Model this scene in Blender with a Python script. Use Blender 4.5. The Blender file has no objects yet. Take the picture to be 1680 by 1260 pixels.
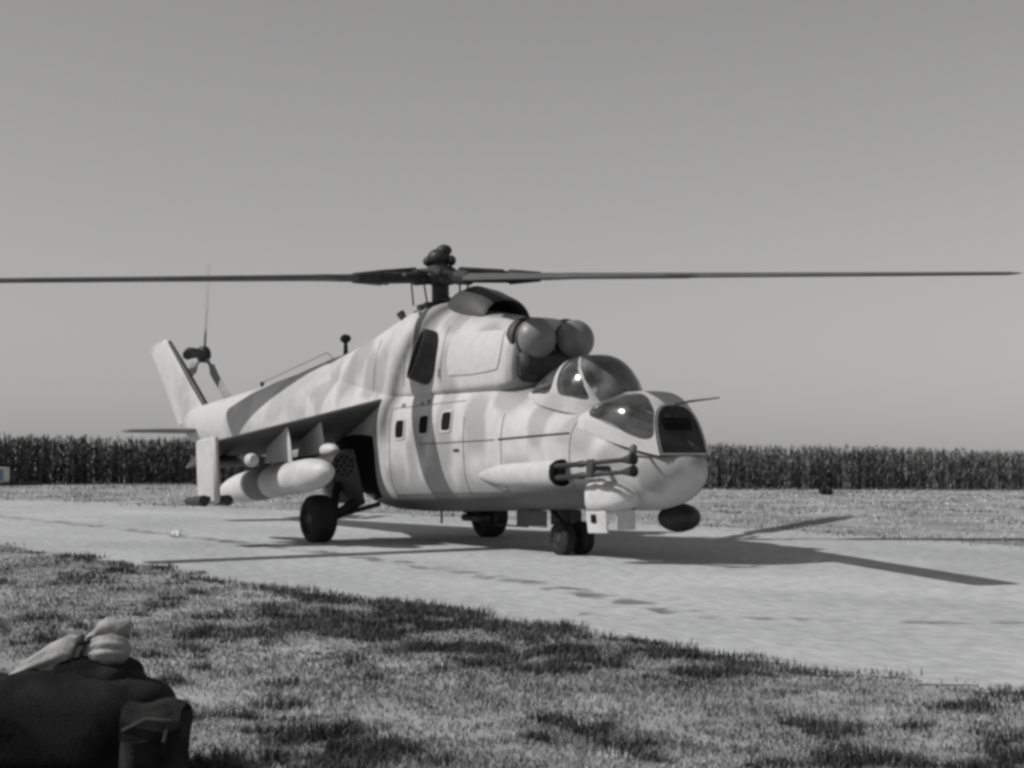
import bpy, math, random
import numpy as np
from mathutils import Vector, Matrix

random.seed(7)
rng = np.random.default_rng(7)
scene = bpy.context.scene
col = scene.collection
R = math.radians

# ------------------------------------------------------------------ camera
CAM = Vector((20.288, -12.199, 1.36))
FWD = Vector((-0.83101, 0.55464, 0.0424)).normalized()
cam_d = bpy.data.cameras.new('camera')
cam_d.sensor_width = 36.0
cam_d.lens = 2598.0 / 1680.0 * 36.0
cam_d.clip_start = 0.1
cam_d.clip_end = 6000
cam_o = bpy.data.objects.new('camera', cam_d)
cam_o.location = CAM
cam_o.rotation_euler = FWD.to_track_quat('-Z', 'Y').to_euler()
col.objects.link(cam_o)
scene.camera = cam_o

# ------------------------------------------------------------------ sky, sun, exposure
SUN_EL, SUN_DIR_H = R(42), Vector((-0.37, -0.929))     # horizontal direction towards the sun
SUN_ROT = math.atan2(SUN_DIR_H.x, SUN_DIR_H.y)
world = bpy.data.worlds.new('World')
scene.world = world
world.use_nodes = True
wn, wl = world.node_tree.nodes, world.node_tree.links
wn.clear()
sky = wn.new('ShaderNodeTexSky')
sky.sky_type = 'NISHITA'
sky.sun_disc = False
sky.sun_elevation = SUN_EL
sky.sun_rotation = SUN_ROT
sky.air_density = 2.2
sky.dust_density = 0.1
sky.ozone_density = 1.0
bw = wn.new('ShaderNodeRGBToBW')
tint = wn.new('ShaderNodeMix'); tint.data_type = 'RGBA'; tint.blend_type = 'MULTIPLY'
tint.inputs['Factor'].default_value = 1.0
tint.inputs['B'].default_value = (1.0, 0.985, 0.98, 1)
bg = wn.new('ShaderNodeBackground'); bg.inputs['Strength'].default_value = 0.06
wo = wn.new('ShaderNodeOutputWorld')
wl.new(sky.outputs[0], bw.inputs[0]); wl.new(bw.outputs[0], tint.inputs['A'])
wl.new(tint.outputs['Result'], bg.inputs['Color']); wl.new(bg.outputs[0], wo.inputs[0])

sun_d = bpy.data.lights.new('sun', 'SUN')
sun_d.energy = 3.3
sun_d.angle = R(0.5)
sun_d.color = (1.0, 0.985, 0.97)
sun_o = bpy.data.objects.new('sun', sun_d)
sv = Vector((SUN_DIR_H.x * math.cos(SUN_EL), SUN_DIR_H.y * math.cos(SUN_EL), math.sin(SUN_EL)))
sun_o.rotation_euler = sv.to_track_quat('Z', 'Y').to_euler()
sun_o.location = (-30, -50, 60)
col.objects.link(sun_o)
scene.view_settings.view_transform = 'Standard'
scene.view_settings.look = 'None'
scene.view_settings.gamma = 1.0
scene.view_settings.use_curve_mapping = False
scene.view_settings.exposure = 0.16
scene.render.engine = 'CYCLES'
scene.cycles.use_denoising = True
scene.cycles.pixel_filter_type = 'BLACKMAN_HARRIS'
scene.cycles.filter_width = 3.2
scene.cycles.max_bounces = 8
scene.cycles.transparent_max_bounces = 12

# ------------------------------------------------------------------ helpers
def mat(name, a, b=None, scale=4.0, rough=0.7, metal=0.0, bump=0.0, bscale=30.0, lo=0.42, hi=0.58,
        stretch=(1, 1, 1), soot_shade=None, fine=0.12, tone=False, detail=5.0, spec=0.4):
    """grey procedural material: two tones broken up by noise, fine grain, optional stain and shade / per-blade attributes"""
    m = bpy.data.materials.new(name); m.use_nodes = True
    n, l = m.node_tree.nodes, m.node_tree.links
    p = n['Principled BSDF']
    p.inputs['Roughness'].default_value = rough
    p.inputs['Metallic'].default_value = metal
    p.inputs['Specular IOR Level'].default_value = spec
    def rgb(v):
        return (v[0], v[1], v[2], 1) if isinstance(v, tuple) else (v, v, v, 1)
    tc = n.new('ShaderNodeTexCoord'); mp = n.new('ShaderNodeMapping')
    mp.inputs['Scale'].default_value = stretch
    l.new(tc.outputs['Object'], mp.inputs['Vector'])
    n1 = n.new('ShaderNodeTexNoise'); n1.inputs['Scale'].default_value = scale; n1.inputs['Detail'].default_value = detail
    n1.inputs['Roughness'].default_value = 0.55
    l.new(mp.outputs[0], n1.inputs['Vector'])
    cr = n.new('ShaderNodeValToRGB')
    cr.color_ramp.elements[0].position = lo; cr.color_ramp.elements[1].position = hi
    cr.color_ramp.elements[0].color = rgb(a); cr.color_ramp.elements[1].color = rgb(b if b is not None else a)
    l.new(n1.outputs['Fac'], cr.inputs['Fac'])
    out = cr.outputs['Color']
    n2 = n.new('ShaderNodeTexNoise'); n2.inputs['Scale'].default_value = bscale; n2.inputs['Detail'].default_value = 4
    l.new(mp.outputs[0], n2.inputs['Vector'])
    if fine:
        mr = n.new('ShaderNodeMapRange')
        mr.inputs['From Min'].default_value = 0.3; mr.inputs['From Max'].default_value = 0.7
        mr.inputs['To Min'].default_value = 1 - fine; mr.inputs['To Max'].default_value = 1 + fine
        l.new(n2.outputs['Fac'], mr.inputs['Value'])
        mx = n.new('ShaderNodeMix'); mx.data_type = 'RGBA'; mx.blend_type = 'MULTIPLY'; mx.inputs['Factor'].default_value = 1
        l.new(out, mx.inputs['A']); l.new(mr.outputs[0], mx.inputs['B']); out = mx.outputs['Result']
    if soot_shade:
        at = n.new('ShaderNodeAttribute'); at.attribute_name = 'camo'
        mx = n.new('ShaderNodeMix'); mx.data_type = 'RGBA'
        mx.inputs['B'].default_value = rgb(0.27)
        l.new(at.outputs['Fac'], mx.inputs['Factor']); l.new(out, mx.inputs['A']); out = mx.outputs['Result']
        at = n.new('ShaderNodeAttribute'); at.attribute_name = soot_shade
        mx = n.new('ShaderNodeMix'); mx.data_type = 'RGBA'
        mx.inputs['B'].default_value = rgb(0.045)  # near-black of the soot stain and the painted belly shade
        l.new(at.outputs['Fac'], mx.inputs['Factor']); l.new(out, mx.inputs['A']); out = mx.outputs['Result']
    if tone:
        at = n.new('ShaderNodeAttribute'); at.attribute_name = 'tone'
        mx = n.new('ShaderNodeMix'); mx.data_type = 'RGBA'; mx.blend_type = 'MULTIPLY'; mx.inputs['Factor'].default_value = 1
        l.new(out, mx.inputs['A']); l.new(at.outputs['Fac'], mx.inputs['B']); out = mx.outputs['Result']
    l.new(out, p.inputs['Base Color'])
    if bump:
        bp = n.new('ShaderNodeBump'); bp.inputs['Strength'].default_value = bump; bp.inputs['Distance'].default_value = 0.02
        l.new(n2.outputs['Fac'], bp.inputs['Height']); l.new(bp.outputs[0], p.inputs['Normal'])
    return m

def glass_mat(name, tint_v, rough=0.16, dust_and_haze=0.14):
    m = bpy.data.materials.new(name); m.use_nodes = True
    n, l = m.node_tree.nodes, m.node_tree.links
    n.clear()
    o = n.new('ShaderNodeOutputMaterial'); t = n.new('ShaderNodeBsdfTransparent'); g = n.new('ShaderNodeBsdfGlossy')
    t.inputs['Color'].default_value = (tint_v, tint_v, tint_v * 1.02, 1)
    g.inputs['Roughness'].default_value = rough; g.inputs['Color'].default_value = (.9, .9, .9, 1)
    lw = n.new('ShaderNodeFresnel'); lw.inputs['IOR'].default_value = 1.5
    mx = n.new('ShaderNodeMixShader')
    l.new(lw.outputs[0], mx.inputs[0]); l.new(t.outputs[0], mx.inputs[1]); l.new(g.outputs[0], mx.inputs[2])
    df = n.new('ShaderNodeBsdfDiffuse'); df.inputs['Color'].default_value = (.45, .45, .45, 1)  # pale film: dust, plus painted sky haze on the rear windscreen
    tc = n.new('ShaderNodeTexCoord'); ns = n.new('ShaderNodeTexNoise'); ns.inputs['Scale'].default_value = 3.5; ns.inputs['Detail'].default_value = 4
    mr = n.new('ShaderNodeMapRange'); mr.inputs['From Min'].default_value = .35; mr.inputs['From Max'].default_value = .7
    mr.inputs['To Min'].default_value = dust_and_haze * .35; mr.inputs['To Max'].default_value = dust_and_haze * 2.2
    l.new(tc.outputs['Object'], ns.inputs['Vector']); l.new(ns.outputs['Fac'], mr.inputs['Value'])
    m2 = n.new('ShaderNodeMixShader'); l.new(mr.outputs[0], m2.inputs[0]); l.new(mx.outputs[0], m2.inputs[1]); l.new(df.outputs[0], m2.inputs[2])
    l.new(m2.outputs[0], o.inputs[0])
    return m

PITCH = R(2.0); PIV = Vector((-0.75, 0, 0.4))
CP, SP = math.cos(PITCH), math.sin(PITCH)
def b2w(p):                                     # helicopter body frame -> its place on the ground (nose 2 degrees up)
    x, y, z = p[0] - PIV.x, p[1], p[2] - PIV.z
    return (PIV.x + CP * x - SP * z, y, PIV.z + SP * x + CP * z)

class MB:
    def __init__(self): self.v, self.f = [], []
    def add(self, vs, fs):
        o = len(self.v)
        self.v += [tuple(map(float, p)) for p in vs]
        self.f += [tuple(i + o for i in q) for q in fs]
        return self
    def box(self, c, s, rot=None, bev=0.0):
        hx, hy, hz = s[0] / 2, s[1] / 2, s[2] / 2
        if bev <= 0:
            vs = [Vector((x, y, z)) for x in (-hx, hx) for y in (-hy, hy) for z in (-hz, hz)]
            fs = [(0, 1, 3, 2), (4, 6, 7, 5), (0, 4, 5, 1), (2, 3, 7, 6), (0, 2, 6, 4), (1, 5, 7, 3)]
        else:                                    # chamfered box
            b = min(bev, hx * .9, hy * .9, hz * .9); vs, fs = [], []
            idx = {}
            for sx in (-1, 1):
                for sy in (-1, 1):
                    for sz in (-1, 1):
                        for ax in range(3):
                            p = [sx * (hx - b), sy * (hy - b), sz * (hz - b)]
                            p[ax] += (sx, sy, sz)[ax] * b
                            idx[(sx, sy, sz, ax)] = len(vs); vs.append(Vector(p))
            S = (-1, 1)
            def q(keys): fs.append(tuple(idx[k] for k in keys))
            for s in S:
                q([(s, -1, -1, 0), (s, 1, -1, 0), (s, 1, 1, 0), (s, -1, 1, 0)][::s])
                q([(-1, s, -1, 1), (-1, s, 1, 1), (1, s, 1, 1), (1, s, -1, 1)][::s])
                q([(-1, -1, s, 2), (1, -1, s, 2), (1, 1, s, 2), (-1, 1, s, 2)][::s])
            for a in S:
                for c2 in S:
                    q([(a, c2, -1, 0), (a, c2, 1, 0), (a, c2, 1, 1), (a, c2, -1, 1)][::-a * c2])
                    q([(a, -1, c2, 0), (a, 1, c2, 0), (a, 1, c2, 2), (a, -1, c2, 2)][::a * c2])
                    q([(-1, a, c2, 1), (1, a, c2, 1), (1, a, c2, 2), (-1, a, c2, 2)][::-a * c2])
                    for d in S: q([(a, c2, d, 0), (a, c2, d, 1), (a, c2, d, 2)][::a * c2 * d])
        if rot is not None: vs = [rot @ p for p in vs]
        C = Vector(c)
        return self.add([p + C for p in vs], fs)
    def rings(self, rings, cap0=True, cap1=True, closed=True):
        n = len(rings[0]); vs = [p for r in rings for p in r]; fs = []
        m = n if closed else n - 1
        for i in range(len(rings) - 1):
            for j in range(m):
                k = (j + 1) % n
                fs.append((i * n + j, i * n + k, (i + 1) * n + k, (i + 1) * n + j))
        if cap0: fs.append(tuple(range(n))[::-1])
        if cap1: fs.append(tuple((len(rings) - 1) * n + j for j in range(n)))
        return self.add(vs, fs)
    def tube(self, pts, r, n=10, caps=True):
        pts = [Vector(p) for p in pts]; rs = r if hasattr(r, '__len__') else [r] * len(pts)
        rings = []; ref = None
        for i, p in enumerate(pts):
            d = (pts[min(i + 1, len(pts) - 1)] - pts[max(i - 1, 0)]).normalized()
            if ref is None: ref = Vector((0, 0, 1)) if abs(d.z) < .9 else Vector((1, 0, 0))
            u = (ref - d * ref.dot(d)).normalized(); w = d.cross(u); ref = u
            rings.append([p + (u * math.cos(2 * math.pi * k / n) + w * math.sin(2 * math.pi * k / n)) * rs[i] for k in range(n)])
        return self.rings(rings, caps, caps)
    def lathe(self, o, ax, prof, n=24, caps=True):
        o = Vector(o); ax = Vector(ax).normalized()
        return self.tube_like(o, ax, prof, n, caps)
    def tube_like(self, o, ax, prof, n, caps):
        ref = Vector((0, 0, 1)) if abs(ax.z) < .9 else Vector((1, 0, 0))
        u = (ref - ax * ref.dot(ax)).normalized(); w = ax.cross(u)
        rings = [[o + ax * t + (u * math.cos(2 * math.pi * k / n) + w * math.sin(2 * math.pi * k / n)) * max(r, 1e-4) for k in range(n)] for t, r in prof]
        return self.rings(rings, caps, caps)
    def ellipsoid(self, c, r, n=20, m=12, rot=None):
        c = Vector(c); rings = []
        for i in range(m + 1):
            a = math.pi * i / m; ring = []
            for k in range(n):
                t = 2 * math.pi * k / n
                p = Vector((r[0] * math.sin(a) * math.cos(t), r[1] * math.sin(a) * math.sin(t), -r[2] * math.cos(a)))
                ring.append(c + (rot @ p if rot is not None else p))
            rings.append(ring)
        return self.rings(rings, True, True)
    def build(self, name, m, parent=None, body=False, smooth=True, ang=38, attr=None):
        v = [b2w(p) for p in self.v] if body else self.v
        me = bpy.data.meshes.new(name); me.from_pydata(v, [], self.f); me.validate(); me.update()
        if smooth:
            me.shade_smooth(); me.set_sharp_from_angle(angle=R(ang))
        if m: me.materials.append(m)
        if attr:
            for k_ in range(0, len(attr), 2):
                a = me.attributes.new(attr[k_], 'FLOAT', 'POINT'); a.data.foreach_set('value', np.asarray(attr[k_ + 1], 'f'))
        o = bpy.data.objects.new(name, me); col.objects.link(o)
        if parent: o.parent = parent
        return o

def empty(name, label, cat, loc=(0, 0, 0), group=None):
    o = bpy.data.objects.new(name, None); col.objects.link(o); o.location = loc; o.empty_display_size = .2
    return tag(o, label, cat, group)
def tag(o, label=None, cat=None, group=None, kind=None):
    if label: o['label'] = label
    if cat: o['category'] = cat
    if group: o['group'] = group
    if kind: o['kind'] = kind
    return o
def copy_part(o, parent, mtx):
    c = o.copy(); col.objects.link(c); c.parent = parent; c.matrix_local = mtx
    for ch in o.children:
        d = ch.copy(); col.objects.link(d); d.parent = c
    return c
def hermite(tab, step=0.06):                      # smooth interpolation of a table of stations
    t = np.array(tab, float); x = t[:, 0]
    xs = np.unique(np.concatenate([np.arange(x.min(), x.max(), step), x]))
    out = [xs]
    d = np.diff(t[:, 1:], axis=0) / np.diff(x)[:, None]
    mlist = np.vstack([d[:1], (d[1:] + d[:-1]) / 2, d[-1:]])
    flat = (d[1:] * d[:-1] <= 0); mlist[1:-1][flat] = 0
    for c in range(1, t.shape[1]):
        i = np.clip(np.searchsorted(x, xs) - 1, 0, len(x) - 2)
        h = x[i + 1] - x[i]; u = (xs - x[i]) / h
        y = ((2 * u**3 - 3 * u**2 + 1) * t[i, c] + (u**3 - 2 * u**2 + u) * h * mlist[i, c - 1]
             + (-2 * u**3 + 3 * u**2) * t[i + 1, c] + (u**3 - u**2) * h * mlist[i + 1, c - 1])
        out.append(y)
    return np.stack(out, 1)

# ------------------------------------------------------------------ materials
M = {}
M['ground'] = mat('dry_earth', (.22, .224, .23), (.34, .345, .352), scale=.5, rough=.95, bump=.6, bscale=6, fine=.2, spec=.1)
M['strip'] = mat('packed_strip', (.34, .347, .355), (.46, .467, .476), scale=.35, rough=.9, bump=.25, bscale=9, stretch=(.5, 1, 1), fine=.2, spec=.15, lo=.35, hi=.65)
M['grass'] = mat('dry_grass', (.17, .173, .178), (.33, .335, .342), scale=.9, rough=.8, tone=True, fine=0, spec=.15)
M['straw'] = mat('dry_straw', (.30, .304, .31), (.50, .505, .51), scale=.9, rough=.8, tone=True, fine=0, spec=.15)
M['maize'] = mat('maize_leaf', .095, .13, scale=.25, rough=.75, tone=True, fine=0, spec=.15)
M['hull'] = mat('camouflage_paint', .47, .32, scale=.95, rough=.62, lo=.5, hi=.58, stretch=(1.2, 1, .8), soot_shade='soot_shade', fine=.07, bscale=9, detail=1.5)
M['paint'] = mat('light_paint', .46, .37, scale=.9, rough=.6, lo=.5, hi=.6, fine=.07, bscale=9, detail=1.5)
M['under'] = mat('shaded_underside_paint', .085, .065, scale=1.3, rough=.7, fine=.1)  # shade under the wing is put into this dark tone
M['white'] = mat('white_paint', .54, .46, scale=3, rough=.5, fine=.08)
M['band'] = mat('grey_band_paint', .16, .13, scale=3, rough=.6)
M['rotor'] = mat('rotor_grey', .05, .04, scale=3, rough=.6)
M['blade'] = mat('blade_grey', .10, .08, scale=2, rough=.6)
M['tailblade'] = mat('tail_blade_grey', .30, .27, scale=2, rough=.6)
M['dark'] = mat('dark_metal', .035, .02, scale=5, rough=.55)
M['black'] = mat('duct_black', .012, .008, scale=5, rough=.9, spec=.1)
M['dome'] = mat('intake_dome_grey', .22, .17, scale=3, rough=.42, fine=.1)
M['tyre'] = mat('tyre_rubber', .02, .014, scale=8, rough=.85, bump=.2)
M['rim'] = mat('wheel_metal', .035, .02, scale=8, rough=.6)
M['seat'] = mat('seat_cloth', .10, .05, scale=6, rough=.9)
M['glass'] = glass_mat('canopy_glass', .8, dust_and_haze=.065)
M['bubble'] = glass_mat('hazed_windscreen_glass', .8, dust_and_haze=.17)  # heavier pale film paints in the sky's reflection on the bubble
M['darkglass'] = glass_mat('dark_glass', .12, dust_and_haze=.03)
M['canvas'] = mat('dark_canvas', .026, .012, scale=5, rough=.95, bump=.25, bscale=90, spec=.1)
M['strap'] = mat('webbing_strap', .05, .03, scale=20, rough=.9)
M['cloth'] = mat('pale_cloth', .34, .22, scale=7, rough=.9, bump=.4, bscale=40, spec=.1)
M['cord'] = mat('dark_cord', .05, .03, scale=20, rough=.9)
M['paper'] = mat('white_paper', .8, .75, scale=9, rough=.8)
M['blue'] = mat('blue_grey_paint', (.16, .2, .3), (.2, .24, .34), scale=9, rough=.7)

# ------------------------------------------------------------------ ground, strip
def near_edge(x): return -4.98 + (x - 12.5) * .035 + .10 * math.sin(x * .9) + .07 * math.sin(x * 2.3 + 1) + .04 * math.sin(x * 5.7)
def far_edge(x):  return 6.2 + min(0, x + 1) * .235 + .15 * math.sin(x * .6 + 2) + .1 * math.sin(x * 1.9)
b = MB()
xs = [-3000, -600, -200, -120] + list(np.arange(-80, 60, 4)) + [60, 120, 400, 3000]
ys = [-3000, -600, -200] + list(np.arange(-60, 80, 4)) + [80, 200, 600, 3000]
b.rings([[(x, y, 0) for y in ys] for x in xs], False, False, closed=False)
g = b.build('ground', M['ground'], smooth=False); tag(g, kind='structure')
b = MB(); xs = np.concatenate([np.arange(-140, -12, .35), np.arange(-12, 22, .06), np.arange(22, 90, .35)])
rr = []
for x in xs:
    y0, y1 = near_edge(x) - .10 + .08 * math.sin(x * 4.1) * math.sin(x * 1.37 + 2) + .09 * math.sin(x * 11.3 + math.sin(x * 3.1) * 2) + random.uniform(-.05, .05), max(far_edge(x), near_edge(x) + 1.2) + .4
    rr.append([(x, y0 + (y1 - y0) * t, .006 + .05 * math.sin(math.pi * t) ** .5 * 0 + .0) for t in np.linspace(0, 1, 14)])
b.rings(rr, False, False, closed=False)
s = b.build('airstrip', M['strip'], smooth=False); tag(s, kind='structure')

# patchy dark wheel track across the strip
tm = mat('wheel_track_dirt', (.17, .172, .177), (.24, .243, .25), scale=3, rough=.95, bump=.3, spec=.1)
tn, tl = tm.node_tree.nodes, tm.node_tree.links
pb, om = tn['Principled BSDF'], tn['Material Output']
tr = tn.new('ShaderNodeBsdfTransparent'); mxs = tn.new('ShaderNodeMixShader')
tco = tn.new('ShaderNodeTexCoord'); tno = tn.new('ShaderNodeTexNoise'); tno.inputs['Scale'].default_value = 2.6; tno.inputs['Detail'].default_value = 5
tra = tn.new('ShaderNodeValToRGB'); tra.color_ramp.elements[0].position = .46; tra.color_ramp.elements[1].position = .72
tl.new(tco.outputs['Object'], tno.inputs['Vector']); tl.new(tno.outputs['Fac'], tra.inputs['Fac']); tl.new(tra.outputs['Color'], mxs.inputs[0])
tl.new(tr.outputs[0], mxs.inputs[1]); tl.new(pb.outputs[0], mxs.inputs[2]); tl.new(mxs.outputs[0], om.inputs['Surface'])
for pts_, hw in (([(9.6, -4.4), (10.9, -3.2), (11.7, -2.4), (12.2, -1.4), (12.6, .2), (12.9, 1.8)], .13), ([(-20, -3.2), (-10, -2.6), (0, -2.5), (6, -2.9), (10, -3.6)], .22)):
    b = MB(); P_ = hermite([(i_, *p_) for i_, p_ in enumerate(pts_)], .1); rr = []
    for i_ in range(len(P_)):
        d_ = P_[min(i_ + 1, len(P_) - 1), 1:] - P_[max(i_ - 1, 0), 1:]; d_ = d_ / np.linalg.norm(d_); n_ = np.array([-d_[1], d_[0]])
        hw_ = hw * (.6 + .5 * math.sin(i_ * 1.7) ** 2)
        rr.append([(*(P_[i_, 1:] - n_ * hw_), .011), (*(P_[i_, 1:] + n_ * hw_), .011)])
    b.rings(rr, False, False, False); o = b.build('wheel_track', tm, smooth=False); tag(o, kind='structure')

# ------------------------------------------------------------------ fields of blades
def blades_mesh(name, m, pos, h, w, lean, tone, az=None, segs=2):
    """curved tapering blades: pos (n,3), height, width, lean (n,), tone (n,)"""
    n = len(pos)
    az = rng.uniform(0, 2 * np.pi, n) if az is None else az
    d = np.stack([np.cos(az), np.sin(az), np.zeros(n)], 1); s_ = np.stack([-np.sin(az), np.cos(az), np.zeros(n)], 1)
    up = np.array([0, 0, 1.0])
    L = []
    for k in range(segs + 1):
        t = k / segs
        c = pos + up * (h * (t - .25 * lean * t * t))[:, None] + d * (h * lean * t * t)[:, None]
        ww = w * (1 - t) ** .7 if k < segs else None
        if k < segs:
            L.append(c - s_ * (ww / 2)[:, None]); L.append(c + s_ * (ww / 2)[:, None])
        else: L.append(c)
    per = 2 * segs + 1
    V = np.stack(L, 1).reshape(-1, 3)
    quads = []
    for k in range(segs - 1): quads.append([2 * k, 2 * k + 1, 2 * k + 3, 2 * k + 2])
    base = np.arange(n)[:, None] * per
    tri = base + np.array([2 * segs - 2, 2 * segs - 1, 2 * segs])
    loops, starts, tot = [], [], []
    blocks = []
    for q_ in quads: blocks.append(base + np.array(q_))
    li = np.concatenate([x.ravel() for x in blocks] + [tri.ravel()])
    cnt = np.concatenate([np.full(n * len(quads), 4), np.full(n, 3)])
    st = np.concatenate([[0], np.cumsum(cnt)[:-1]])
    me = bpy.data.meshes.new(name)
    me.vertices.add(len(V)); me.vertices.foreach_set('co', V.astype('f').ravel())
    me.loops.add(len(li)); me.loops.foreach_set('vertex_index', li.astype('i'))
    me.polygons.add(len(cnt)); me.polygons.foreach_set('loop_start', st.astype('i')); me.polygons.foreach_set('loop_total', cnt.astype('i'))
    me.update(); me.validate()
    a = me.attributes.new('tone', 'FLOAT', 'POINT'); a.data.foreach_set('value', np.repeat(tone, per).astype('f'))
    me.materials.append(m)
    o = bpy.data.objects.new(name, me); col.objects.link(o)
    return o

def vnoise(x, y, s, seed=0):                      # smooth value noise in numpy
    x = x / s + 37.3 * seed; y = y / s + 11.9 * seed
    xi, yi = np.floor(x), np.floor(y); fx, fy = x - xi, y - yi
    fx, fy = fx * fx * (3 - 2 * fx), fy * fy * (3 - 2 * fy)
    def hsh(a, b_): return np.modf(np.abs(np.sin(a * 127.1 + b_ * 311.7 + seed * 17.17) * 43758.5453))[0]
    return (hsh(xi, yi) * (1 - fx) + hsh(xi + 1, yi) * fx) * (1 - fy) + (hsh(xi, yi + 1) * (1 - fx) + hsh(xi + 1, yi + 1) * fx) * fy

Cv = np.array(CAM); Fv = np.array(FWD); Fh = Fv[:2] / np.linalg.norm(Fv[:2]); Rh = np.array([Fh[1], -Fh[0]])
def world_xy(dep, lat): return Cv[0] + Fh[0] * dep + Rh[0] * lat, Cv[1] + Fh[1] * dep + Rh[1] * lat

# near grass bank
n = 900000
dep = 2.2 + (32 - 2.2) * rng.random(n) ** 1.9
lat = rng.normal(0, .5, n); lat = np.where(np.abs(lat) > 1.3, rng.random(n) * 2 - 1, lat) * (dep * .45 + 1.6)
x, y = world_xy(dep, lat)
edge = np.array([near_edge(v) for v in x])
keep = y < edge + rng.normal(0, .07, n) + .2 * (vnoise(x, y, .6, 41) - .5) + .25 * (vnoise(x, y, .22, 42) - .5) - .05
x, y, dep, edge = x[keep], y[keep], dep[keep], edge[keep]
p1, p2, p3 = vnoise(x, y, .55, 1), vnoise(x, y, .17, 2), vnoise(x, y, 1.7, 3)
dens = .35 * p1 + .4 * p2 + .25 * p3
d_edge = edge - y
weed = ((dens > .63) | ((d_edge < .38) & (vnoise(x, y, .8, 5) > np.where(x > 3, .40, .55))))
keep = (rng.random(len(x)) < np.clip(.25 + 2.0 * (dens - .3), .12, 1))
x, y, dep, weed, dens = x[keep], y[keep], dep[keep], weed[keep], dens[keep]
CL = [(10.65, -5.65, .30), (10.2, -5.55, .25), (7.1, -5.6, .45), (6.4, -5.5, .4), (8.9, -5.35, .35), (8.2, -5.4, .4), (5.0, -5.4, .5), (12.35, -5.1, .22), (11.6, -5.1, .3), (11.9, -5.1, .25), (12.9, -5.0, .2), (13.4, -4.95, .2), (10.9, -6.6, .22), (13.8, -7.6, .16), (14.6, -6.6, .2), (9.4, -7.2, .25), (4.0, -6.6, .5), (15.2, -6.9, .15), (12.2, -6.6, .15)]
for cx_, cy_, cr_ in CL:
    weed |= ((x - cx_) ** 2 / (cr_ * 1.5) ** 2 + (y - cy_) ** 2 / (cr_ * .6) ** 2 + .5 * (vnoise(x, y, .12, 31) - .5)) < 1
h = np.where(weed, rng.uniform(.025, .085, len(x)), rng.uniform(.012, .042, len(x))) * (.6 + .8 * vnoise(x, y, .5, 7))
w = rng.uniform(.004, .009, len(x)) * (.6 + dep * .075)
tone = np.where(weed, rng.uniform(.12, .4, len(x)), rng.uniform(.6, 1.3, len(x)) * (.3 + 1.15 * (.5 * vnoise(x, y, .10, 33) + .3 * vnoise(x, y, .35, 34) + .2 * vnoise(x, y, 1.2, 35))))
lean = rng.uniform(.1, 1.1, len(x))
o = blades_mesh('grass', M['grass'], np.stack([x, y, np.zeros(len(x))], 1), h, w, lean, tone)
tag(o, 'rough dry grass with darker weed patches on the near side of the strip', 'grass', kind='stuff')

# grass between the strip and the tall crop
n = 70000
dep = 20 + 46 * rng.random(n) ** 1.1
lat = (rng.random(n) * 2 - 1) * (dep * .36 + 3)
x, y = world_xy(dep, lat)
fe = np.array([max(far_edge(v), near_edge(v) + 1.2) for v in x])
pp = .5 * vnoise(x, y, 1.6, 11) + .5 * vnoise(x, y, .6, 12)
keep = (y > fe + rng.normal(0, .35, n)) & (rng.random(n) < np.clip((pp - .25) * 2.2, .05, 1))
x, y, dep, pp, fe = x[keep], y[keep], dep[keep], pp[keep], fe[keep]
pp = np.where((y - fe < 1.1) & (vnoise(x, y, 1.3, 15) > .35) & (x > -14), .7, pp)
h = rng.uniform(.02, .075, len(x)) * (.5 + 1.1 * pp)
w = rng.uniform(.012, .03, len(x)) * (dep / 25)
tone = np.where(pp > .62, rng.uniform(.4, .8, len(x)), rng.uniform(.8, 1.35, len(x)))
o = blades_mesh('far_grass', M['straw'], np.stack([x, y, np.zeros(len(x))], 1), h, w, rng.uniform(.2, 1.2, len(x)), tone)
tag(o, 'short dry grass between the strip and the tall crop', 'grass', kind='stuff')

# tall crop along the far edge: stalks, arching leaves, pale tassels
line = np.array([(-62, -22), (-46, 2), (-41.2, 12.6), (-22.8, 24.9), (-15.2, 32.9), (-4, 46), (8, 62)], float)
seg = np.diff(line, axis=0); sl = np.linalg.norm(seg, axis=1); cum = np.concatenate([[0], np.cumsum(sl)])
n = 8500
t = rng.random(n) * cum[-1]; i = np.clip(np.searchsorted(cum, t) - 1, 0, len(seg) - 1)
u = (t - cum[i]) / sl[i]; base = line[i] + seg[i] * u[:, None]
back = rng.random(n) ** 1.2 * 7.0 + .15 * rng.normal(0, 1, n)
nrm = np.array([-.83, .555])
pos = base + nrm * back[:, None]
frac = np.clip((t - cum[1]) / (cum[4] - cum[1]), 0, 1)
H = (2.05 - .64 * frac) * rng.uniform(.82, 1.06, n) * (.88 + .12 * vnoise(pos[:, 0], pos[:, 1], 3, 21) + .10 * vnoise(pos[:, 0], pos[:, 1], 1.1, 22)) 
P0 = np.concatenate([pos, np.zeros((n, 1))], 1)
PP, HH, WW, LL, TT = [P0], [H * .96], [np.full(n, .035)], [rng.uniform(0, .08, n)], [rng.uniform(.4, .8, n)]
for k in range(9):
    f_ = (k + .4) / 9.5
    q = P0.copy(); q[:, 2] = H * f_ * rng.uniform(.85, 1.1, n)
    PP.append(q); HH.append(np.minimum(rng.uniform(.28, .55, n), (H - q[:, 2]) * 1.05)); WW.append(rng.uniform(.05, .09, n))
    LL.append(rng.uniform(.5, 1.5, n)); TT.append(rng.uniform(.8, 1.1, n) * (.45 + .85 * frac))
for k in range(3):
    q = P0.copy(); q[:, 2] = H * .88
    PP.append(q); HH.append(H * rng.uniform(.1, .17, n)); WW.append(np.full(n, .03)); LL.append(rng.uniform(.1, .7, n)); TT.append(rng.uniform(1.0, 1.7, n) * (.6 + .8 * frac))
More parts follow.
